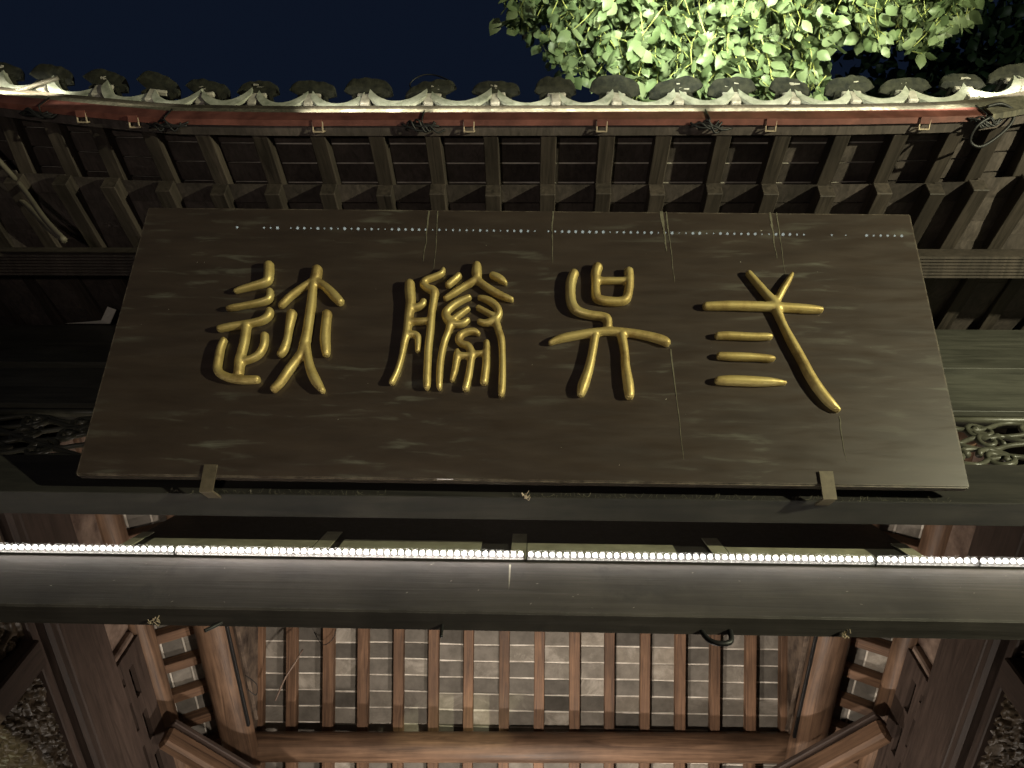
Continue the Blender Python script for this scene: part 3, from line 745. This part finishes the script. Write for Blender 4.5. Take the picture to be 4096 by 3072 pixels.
for strokes in CHARS:
    mb = MB()
    for st in strokes:
        p = smooth_path([(u / 1000, v / 1000, w / 1000) for u, v, w in st], 4)
        # rounded ends
        n = 10; ring = []
        P2 = [Vector((a[0], a[1])) for a in p]; R2 = [max(.008, a[2] * 1.12 + .001) for a in p]
        t0 = (P2[0] - P2[1]).normalized(); t1 = (P2[-1] - P2[-2]).normalized()
        P2 = [P2[0] + t0 * R2[0] * .45] + P2 + [P2[-1] + t1 * R2[-1] * .45]; R2 = [R2[0] * .6] + R2 + [R2[-1] * .6]
        v, f = [], []
        for i, (q, r) in enumerate(zip(P2, R2)):
            t = (P2[min(i + 1, len(P2) - 1)] - P2[max(i - 1, 0)]).normalized(); nn = Vector((-t.y, t.x))
            for k2 in range(n):
                a = 2 * math.pi * k2 / n
                s = math.copysign(abs(math.sin(a)) ** .8, math.sin(a))
                v.append((q.x + nn.x * r * math.cos(a), q.y + nn.y * r * math.cos(a), 0.012 + (0.012 + r * 0.95) * s if s > 0 else 0.012 + .016 * s))
        for i in range(len(P2) - 1):
            for k2 in range(n): f.append((i * n + k2, i * n + (k2 + 1) % n, (i + 1) * n + (k2 + 1) % n, (i + 1) * n + k2))
        f.append(tuple(range(n - 1, -1, -1))); f.append(tuple((len(P2) - 1) * n + k2 for k2 in range(n)))
        mb.add(v, f)
    o = mb.build('character', M_gold, plaque, PM)
    rm = o.modifiers.new('merge', 'REMESH'); rm.mode = 'VOXEL'; rm.voxel_size = 0.0045; rm.use_smooth_shade = True
    sm = o.modifiers.new('soften', 'SMOOTH'); sm.factor = 0.5; sm.iterations = 9
for x0 in (-1.307, 1.237):
    mb = MB(); w = .055
    mb.box((x0, -.055, .002), (x0 + w, .055, .010)); mb.box((x0, -.063, -.09), (x0 + w, -.055, .010))
    obj_ = mb.build('strap', M_strap, plaque, PM)
for u, v0, v1, w, sk in ((-.444, 1.348, 1.06, .006, -.01), (-.40, 1.348, 1.02, .004, .0), (.152, 1.346, 1.05, .005, .0), (.675, 1.346, 1.12, .010, .01), (.70, 1.343, .95, .004, .012), (1.19, 1.340, 1.08, .007, .0), (1.22, 1.340, .9, .003, .0), (.672, .61, .10, .0035, .02), (1.357, .30, .10, .003, .0)):
    mb = MB(); N = 14; l, r = [], []
    for i in range(N + 1):
        t = i / N; vv = v0 + (v1 - v0) * t; uu = u + sk * t + .006 * noise.noise(Vector((t * 4, u * 9, 0)))
        ww = w * (1 - .75 * t) * (.5 + abs(noise.noise(Vector((t * 9, u * 5, 2)))))
        l.append((uu - ww, vv, .0016)); r.append((uu + ww, vv, .0016))
    mb.add(l + r, [(i, i + 1, N + 2 + i, N + 1 + i) for i in range(N)])
    mb.build('drip_stain', M_drip, plaque, PM)
fl = MB(); rr = random.Random(21)
for q in range(46):
    x = rr.uniform(-2.1, 2.1); z = rr.uniform(3.70, 3.95); s = rr.uniform(.002, .006); a = rr.uniform(0, 3)
    fl.add([(x - s * math.cos(a), 1.8984, z - s * math.sin(a)), (x + .35 * s * math.sin(a), 1.8970, z - .35 * s), (x + s * math.cos(a), 1.8984, z + s * math.sin(a)), (x, 1.8986, z + .3 * s)], [(0, 1, 2, 3)])
fl.add([(-.096, 1.8985, 3.945), (-.088, 1.8985, 3.945), (-.089, 1.8985, 3.86), (-.092, 1.8985, 3.80), (-.094, 1.8985, 3.86)], [(0, 1, 2, 3, 4)])
fl.build('paint_flecks', M_plug, bm_)['kind'] = 'stuff'
fl = MB()
for q in range(30):
    u = rr.uniform(-1.75, 1.75); v_ = rr.uniform(.05, 1.28); s = rr.uniform(.002, .005); a = rr.uniform(0, 3)
    fl.add([(u - s * math.cos(a), v_ - s * math.sin(a), .0015), (u + .4 * s * math.sin(a), v_ - .4 * s, .002), (u + s * math.cos(a), v_ + s * math.sin(a), .0015), (u, v_ + .3 * s, .0015)], [(0, 1, 2, 3)])
fl.build('dust_flecks', M_plug, plaque, PM)['kind'] = 'stuff'
wb = MB(); x = -1.55
while x < 1.7:
    if noise.noise(Vector((x * 1.3, 2, 2))) > -.12:
        for q in range(2):
            p0 = Vector((x + rr.uniform(-.02, .02), 1.799, 4.259 + rr.uniform(0, .01))); p1 = Vector((x + rr.uniform(-.03, .03), 1.785 + rr.uniform(0, .012), 4.268 + rr.uniform(-.004, .02)))
            wb.tube([p0, (p0 + p1) / 2 + Vector((rr.uniform(-.01, .01), .008, -.004)), p1], rr.uniform(.0003, .0007), 4)
    x += rr.uniform(.010, .05)
tag(wb.build('cobweb', M_drip), 'dusty cobweb strung along the gap under the plaque', 'cobweb', kind='stuff')
DEBRIS = [((1.10, 1.955, 3.678), 'pale scrap of dead leaf and web stuck under the right of the black beam'), ((-1.37, 1.955, 3.678), 'small pale cocoon stuck under the left of the black beam'),
          ((-0.03, 1.79, 4.262), 'crumpled pale cobweb under the middle of the plaque')]
for (p, lab) in DEBRIS:
    rr = random.Random(p[0]); mb = MB()
    for q in range(9):
        a = Vector(p) + Vector((rr.uniform(-.015, .015), rr.uniform(-.014, .014), rr.uniform(-.014, .0)))
        b = a + Vector((rr.uniform(-.016, .016), rr.uniform(-.014, .014), rr.uniform(-.01, .01))); c = (a + b) / 2 + Vector((rr.uniform(-.01, .01), .008, -.006))
        mb.tube([a, c, b], rr.uniform(.001, .0028), 5)
    tag(mb.build('debris', M_clip), lab, 'debris')
cable('cable_loop', [(.60, 1.97, 3.685), (.615, 1.965, 3.635), (.65, 1.96, 3.612), (.69, 1.96, 3.625), (.70, 1.965, 3.685)], .010, M_black, 'thick black cable loop hanging below the black beam', 'cable')
cable('cable_tie', [(-.328, 1.96, 3.685), (-.327, 1.96, 3.65), (-.325, 1.958, 3.62)], .006, M_black, 'short black cable end poking down below the beam centre', 'cable')
cable('cable_tie', [(-1.13, 1.97, 3.69), (-1.15, 1.962, 3.655), (-1.175, 1.96, 3.63)], .007, M_black, 'short black cable end slanting below the left of the beam', 'cable')
pm = MB(); pp = [(-3.10, 1.78, 6.19), (-2.80, 1.78, 6.19), (-2.70, 1.66, 6.13), (-2.75, 1.64, 6.13), (-2.84, 1.75, 6.17), (-2.95, 1.765, 6.18)]
pm.add(pp + [(a, b + .004, c + .006) for a, b, c in pp], [(0, 1, 2, 3, 4, 5), (11, 10, 9, 8, 7, 6)] + [(i, (i + 1) % 6, 6 + (i + 1) % 6, 6 + i) for i in range(6)])
tag(pm.build('torn_paper', M_paper), 'torn white paper showing in the gap left of the plaque', 'paper')

# ------------------------------------------------------------------ inside: rear roof
ZR = lambda y: 5.62 - 0.48 * (y - 4.87)
v = []
for x in (-2.12, 1.92):
    for y in (2.50, 5.75):
        for t in (.0955, .18): v.append((x, y, ZR(y) + t))
rear_roof = obj('rear_roof', mesh_from('rear_roof', v, BOXF), M_lime, gate)
IX = [-2.105, -1.847, -1.562, -1.296, -1.023, -0.755, -0.489, -0.217, 0.048, 0.313, 0.576, 0.845, 1.108, 1.369, 1.636, 1.895]
for x in IX:
    j = random.uniform(-.006, .006)
    timber('rafter', (x - j, 2.5, ZR(2.5) + .045), (x + j, 5.7, ZR(5.7) + .045), 0.078 + random.uniform(-.006, .006), 0.078, M_red, rear_roof)
pitch = 0.1255
for a, b in zip(IX, IX[1:]):
    w = b - a - .03; off = random.uniform(-.006, .006)
    for r in range(17):
        s = 3.98 + r * pitch * .9015 + off
        y0, y1 = s + .005, s + pitch * .9015 - .005
        ym = (y0 + y1) / 2; q = random.uniform(-.002, .002)
        m, l = frame((0, y0, ZR(y0)), (0, y1, ZR(y1))); m.translation = ((a + b) / 2 + random.uniform(-.003, .003), ym, ZR(ym) + .104 + q)
        obj('ceiling_brick', shared_box(round(w, 2), round(l, 3), .022, .002, M_brick), M_brick, rear_roof, m @ Matrix.Rotation(random.uniform(-.022, .022), 4, 'Z'))
log('purlin', (-2.25, 4.87, 5.470), (2.05, 4.87, 5.570), 0.106, M_log, gate, 1)
box('purlin_cap', (-2.0, 4.80, 5.57), (1.85, 4.83, 5.585), M_red, gate) if False else None

for sx in (-1, 1):
    X = lambda d: X0 + sx * d
    side = gate
    log('cross_beam', (X(2.03), 1.95, 5.39), (X(2.03), 5.00, 5.39), 0.118, M_log, gate, 2 + sx)
    log('side_purlin', (X(2.41), 1.95, 5.20), (X(2.41), 5.6, 5.20), 0.088, M_log, gate, 5 + sx)
    # side slope
    ZS = lambda d: 5.50 - 0.52 * (d - 1.99)
    v = []
    for d in ((2.03, 2.75) if sx > 0 else (2.75, 2.03)):
        for y in (1.92, 5.7):
            for t in (.0935, .17): v.append((X(d), y, ZS(d) + t))
    sr = obj('side_roof', mesh_from('side_roof', v, BOXF), M_lime, gate)
    gb = []
    for d in (2.0, 2.03):
        for y in (1.95, 2.6, 5.0):
            top = min(ZR(y) + .09, 5.6 + .55 * (y - .522) + .09)
            gb += [(X(d), y, 5.44), (X(d), y, top)]
    obj('gable_board', mesh_from('gable_board', gb, [(0, 1, 3, 2), (2, 3, 5, 4), (6, 8, 9, 7), (8, 10, 11, 9), (0, 2, 8, 6), (2, 4, 10, 8), (1, 7, 9, 3), (3, 9, 11, 5), (0, 6, 7, 1), (4, 5, 11, 10)]), M_trim, gate)
    ys = [2.06 + .268 * i for i in range(14)]
    for y in ys:
        timber('rafter', (X(2.0), y, ZS(2.0) + .045), (X(2.7), y + random.uniform(-.01, .01), ZS(2.7) + .045), .075, .075, M_red, sr)
    for y0, y1 in zip(ys, ys[1:]):
        off = random.uniform(-.02, .02)
        for q in range(4):
            d0 = 2.06 + q * .122 + off; d1 = d0 + .112
            m, l = frame((X(d0), 0, ZS(d0)), (X(d1), 0, ZS(d1))); dm = (d0 + d1) / 2
            m.translation = (X(dm), (y0 + y1) / 2, ZS(dm) + .102)
            obj('ceiling_brick', shared_box(.245, round(l, 3), .022, .002, M_brick), M_brick, sr, m)
    # side wall: posts, frame rails, carved infill, big tie beam, bracket board, plaster
    xi = X(2.34)          # inner face of the tie beam
    def sb(name, d0, d1, y0, y1, z0, z1, mat, bev=.006, parent=gate):
        lo = (min(X(d0), X(d1)), y0, z0); hi = (max(X(d0), X(d1)), y1, z1)
        lo, hi = Vector(lo), Vector(hi); c = (lo + hi) / 2; dd = hi - lo
        if dd.z > dd.y:
            m = Matrix.Rotation(math.pi / 2, 4, 'X'); m.translation = c
            return obj(name, box_mesh(dd.x, dd.z, dd.y, bev), mat, parent, m)
        return obj(name, box_mesh(dd.x, dd.y, dd.z, bev), mat, parent, Matrix.Translation(c))
    tb = sb('tie_beam', 2.34, 2.58, 1.96, 5.5, 4.50, 4.840, M_side, .012)
    sb('beam_moulding', 2.325, 2.45, 1.96, 5.5, 4.425, 4.497, M_side, .02)
    sb('frame_rail', 2.38, 2.44, 1.98, 5.5, 4.365, 4.422, M_side, .006)
    sb('frame_post', 2.335, 2.52, 2.735, 2.90, 0.0, 4.362, M_side, .01)
    sb('frame_post', 2.335, 2.52, 4.75, 4.93, 0.0, 4.362, M_side, .01)
    sb('frame_post', 2.335, 2.52, 1.99, 2.15, 0.0, 4.362, M_side, .01)
    # carved fretwork infill, real relief
    for (ya, yb) in ((2.16, 2.725), (2.91, 4.74)):
        nu, nv = int((yb - ya) / .009), 112
        za, zb = 3.35, 4.36
        v, f = [], []
        for i in range(nu + 1):
            for j in range(nv + 1):
                y = ya + (yb - ya) * i / nu; z = za + (zb - za) * j / nv
                c = noise.noise(Vector((y * 6 + .8 * noise.noise(Vector((y * 13, z * 13, 4))), z * 6, 3 + sx)))
                s1 = .5 + .5 * math.sin(2 * math.pi * (c * 5.0 + .12 * math.sin(z * 40)))
                hh = min(1.0, max(0.0, (s1 - .38) * 2.4)) * .030 + .006 * noise.noise(Vector((y * 40, z * 40, 0)))
                v.append((X(2.43 - hh), y, z))
        for i in range(nu):
            for j in range(nv):
                f.append((i * (nv + 1) + j, (i + 1) * (nv + 1) + j, (i + 1) * (nv + 1) + j + 1, i * (nv + 1) + j + 1))
        o = obj('carved_infill', mesh_from('carved_infill', v, f, True), M_fret, gate)
        sb('frame_rail', 2.36, 2.46, ya, yb, 3.26, 3.345, M_side, .006)
    # pierced bracket board between tie beam and side purlin
    br = MB(); d0, d1 = sorted((X(2.365), X(2.395)))
    for z0, z1 in ((4.843, 4.856), (4.886, 4.948), (5.002, 5.12)): br.box((d0, 3.44, z0), (d1, 5.3, z1))
    y = 3.56
    br.box((d0 + .001, 3.445, 4.8555), (d1 - .001, y, 5.0025))
    while y < 5.0:
        br.box((d0 + .001, y + .24, 4.9475), (d1 - .001, y + .375, 5.0025))
        br.box((d0 + .001, y + .06, 4.8555), (d1 - .001, y + .20, 4.8865))
        y += .375
    br.build('bracket_board', M_side, gate)
    sb('slot_shade_sheet', 2.53, 2.55, 3.4, 5.4, 4.842, 5.14, M_black, .002)  # black sheet added behind the slots, standing in for deep shade
    sb('plaster_panel', 2.41, 2.45, 2.0, 3.385, 4.842, 5.14, M_strip, .004)
    sb('plaster_moulding', 2.375, 2.44, 3.39, 3.435, 4.842, 5.10, M_strip, .01)
    # corner brace across the rear corner
    yo = 0.10 if sx < 0 else -0.10
    timber('corner_brace', (X(2.27), 4.04 + yo, 4.955), (X(1.30), 4.98 + yo, 4.955), .10, .13, M_log, gate, bev=.02)
    timber('brace_cap', (X(2.27), 4.04 + yo, 5.0385), (X(1.30), 4.98 + yo, 5.0385), .135, .034, M_side, gate, bev=.006)
    # peeling trim strip and conduit along the cross beam
    sb('trim_strip', 1.915, 1.94, 2.2, 4.62, 5.50, 5.512, M_trim, .004)
    cb = sb('metal_trunking', 1.905, 1.925, 2.2, 4.50, 5.34, 5.365, M_black, .002, None)
    tag(cb, 'thin dark metal trunking along the %s round cross beam inside the gate' % ('left' if sx < 0 else 'right'), 'trunking', 'trunking along the cross beams')
    sb('outer_wall', 2.60, 2.70, 1.92, 5.6, 0, 5.2, M_dark, 0)
for lo, hi in ((-4.4, -2.82), (2.62, 4.2)): box('wing_wall', (lo, 2.3, 0), (hi, 2.36, 6.35), M_dark, gate)
box('rear_wall', (-2.8, 5.9, 0), (2.6, 6.0, 5.15), M_side, gate)
cable('tie_wire', [(-1.83, 4.35, 5.44), (-1.76, 4.20, 5.50), (-1.70, 4.12, 5.56), (-1.66, 4.08, 5.66)], .006, M_strip, 'knotted pale string between the left cross beam and the rafters', 'string')
cable('wire_loop', [(-1.93, 3.95, 5.29), (-1.86, 4.02, 5.28), (-1.88, 4.12, 5.28), (-1.92, 4.06, 5.27)], .003, M_black, 'thin wire loop hanging on the left round cross beam', 'wire')
cable('ceiling_wire', [(-1.66, 4.16, 5.92), (-1.58, 4.22, 5.85), (-1.50, 4.17, 5.87), (-1.48, 4.1, 5.93)], .003, M_black, 'thin black wire drooping over the second ceiling rafter from the left', 'wire')

# ------------------------------------------------------------------ overhanging tree
def leaf_mesh(mat):
    v = [(0, 0, 0), (-.028, .020, -.004), (.028, .020, -.004), (-.039, .050, -.009), (.039, .050, -.009), (-.027, .080, -.012), (.027, .080, -.012), (0, .114, -.020), (0, .022, .003), (0, .052, .004), (0, .082, .000)]
    f = [(0, 8, 1), (0, 2, 8), (1, 8, 9, 3), (8, 2, 4, 9), (3, 9, 10, 5), (9, 4, 6, 10), (5, 10, 7), (10, 6, 7)]
    me = bpy.data.meshes.new('leaf'); me.from_pydata(v, [], f); me.materials.append(mat)
    for p in me.polygons: p.use_smooth = True
    return me, v, f

tree = thing('broadleaf_tree', 'floodlit broadleaf tree whose bright green branches hang over the roof edge', 'tree', (5.8, -1.6, 0))
rt = random.Random(3)
mb = MB(); mb.tube(smooth_path([(5.8, -1.6, 0), (5.72, -1.6, 2.2), (5.4, -1.5, 4.4), (4.95, -1.25, 6.2), (4.5, -1.1, 8.2), (4.1, -1.1, 10.2)], 5), [.24 - .006 * i for i in range(26)], 12)
mb.build('trunk', M_bark, tree, smooth=True)
LIMBS = [[(5.0, -1.28, 5.9), (3.3, -.9, 7.2), (2.3, -.55, 7.9), (1.3, -.2, 7.9), (.5, 0, 7.5), (-.1, .1, 7.2)], [(5.3, -1.43, 4.8), (3.6, -.8, 6.6), (2.9, -.4, 7.3), (2.2, .1, 7.4)], [(4.65, -1.14, 7.5), (2.6, -.9, 8.6), (1.4, -.5, 8.9), (.4, -.3, 8.5)]]
for L in LIMBS:
    mb = MB(); p = smooth_path(L, 5); mb.tube(p, [.075 - .062 * i / len(p) for i in range(len(p))], 8); mb.build('branch', M_bark, tree, smooth=True)
leaf_me, LV, LF = leaf_mesh(M_leaf)
OUT = [(-.22, -.35), (-.23, -.03), (-.09, .09), (.01, .20), (.17, .32), (.35, .30), (.40, .45), (.7, .62), (1.2, .66), (1.60, .50), (1.74, .40), (1.73, .29), (1.77, .13), (1.87, .05), (1.93, .15), (2.18, .14), (2.28, .21), (2.40, .11), (2.52, .02), (2.5, -.35)]
def inside(x, y):
    r = False; n = len(OUT)
    for i in range(n):
        (x1, y1), (x2, y2) = OUT[i], OUT[i - 1]
        if (y1 > y) != (y2 > y) and x < (x2 - x1) * (y - y1) / (y2 - y1) + x1: r = not r
    return r
def leaf_matrix(p, d, r):
    """leaf hanging from point p, tip along d"""
    y = d.normalized(); side = Vector((r.uniform(-1, 1), r.uniform(-1, 1), r.uniform(-.25, .25)))
    x = (side - y * side.dot(y)).normalized(); z = x.cross(y)
    s = r.uniform(.62, 1.06)
    m = Matrix((x * s, y * s, z * s)).transposed().to_4x4(); m.translation = p
    return m
twigs = MB(); spots = []
tries = 0
while len(spots) < 6200 and tries < 9000:
    tries += 1
    x = rt.uniform(-.3, 2.6); y = rt.uniform(-.4, .66)
    if not inside(x, y): continue
    z = 6.5 + rt.random() ** 1.3 * 1.3
    base = Vector((x * (z - 1.6) / 5.0, y * (z - 1.6) / 5.0, z))
    if base.y > .25 and z < 6.5: continue
    up = base + Vector((rt.uniform(-.16, .22), rt.uniform(-.35, -.05), rt.uniform(.12, .34)))
    mid = (base + up) / 2 + Vector((rt.uniform(-.03, .03), rt.uniform(-.03, .03), .03))
    tw = smooth_path([tuple(up), tuple(mid), tuple(base)], 3)
    twigs.tube(tw, [.0042, .004, .0038, .0035, .003, .0026, .002], 5)
    nl = rt.randint(4, 7)
    for q in range(nl):
        t = q / (nl - 1); k = min(len(tw) - 1, int(t * (len(tw) - 1)))
        p = Vector(tw[k])
        d = (Vector(tw[-1]) - Vector(tw[0])).normalized() * .5 + Vector((rt.uniform(-1, 1), rt.uniform(-.55, .9), rt.uniform(-1.3, .05)))
        spots.append((p + d.normalized() * .02, d))
twigs.build('twigs', M_twig, tree)['kind'] = 'stuff'
def seen(s):
    p = s[0]
    return p.z + max(0, p.y - .42 * (p.z - 1.6) / 4.2) * 50 + (3 if p.y < -.10 else 0)
spots.sort(key=seen)
for p, d in spots[:298]:
    obj('leaf', leaf_me, None, tree, leaf_matrix(p, d, rt))
mb = MB()
for p, d in spots[298:]:
    m = leaf_matrix(p, d, rt); mb.add([m @ Vector(q) for q in LV], LF)
mb.build('foliage', M_leaf, tree, smooth=True)['kind'] = 'stuff'

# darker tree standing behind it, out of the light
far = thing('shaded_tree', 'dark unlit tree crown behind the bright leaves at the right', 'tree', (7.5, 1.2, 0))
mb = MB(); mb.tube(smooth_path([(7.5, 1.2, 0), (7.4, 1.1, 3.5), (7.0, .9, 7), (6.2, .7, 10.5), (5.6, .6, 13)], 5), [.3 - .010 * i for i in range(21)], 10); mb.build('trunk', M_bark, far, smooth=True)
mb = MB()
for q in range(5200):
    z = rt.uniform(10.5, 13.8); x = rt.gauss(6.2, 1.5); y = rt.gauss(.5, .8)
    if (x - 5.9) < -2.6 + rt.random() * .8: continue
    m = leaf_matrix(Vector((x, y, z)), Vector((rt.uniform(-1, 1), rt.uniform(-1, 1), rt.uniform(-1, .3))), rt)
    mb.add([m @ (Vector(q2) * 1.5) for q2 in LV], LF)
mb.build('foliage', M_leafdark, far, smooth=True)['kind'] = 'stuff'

# string of small bulbs on the house across the lane (seen mirrored in the plaque)
house = thing('eave_bulb_string', 'row of small cool white bulbs mirrored as dots along the top of the plaque', 'string lights', (0, -8.0, 0))
bm = bmesh.new(); bmesh.ops.create_icosphere(bm, subdivisions=1, radius=.024); bulb_me = bpy.data.meshes.new('bulb'); bm.to_mesh(bulb_me); bm.free(); bulb_me.materials.append(M_bulb)
for i in range(104):
    if i in (0, 1, 2, 3, 4, 5, 7, 8, 9, 13, 51, 90, 91, 92, 94, 96, 97) : continue
    x = -5.6 + .1115 * i
    obj('bulb', bulb_me, None, house, Matrix.Translation((x, -8.0, 4.27 - .0115 * x)) @ Matrix.Scale(random.uniform(.45, 1.1), 4))
mb = MB(); mb.tube([(-5.8, -8.03, 4.40), (6.2, -8.03, 4.262)], .01, 6); mb.build('wire', M_black, house)
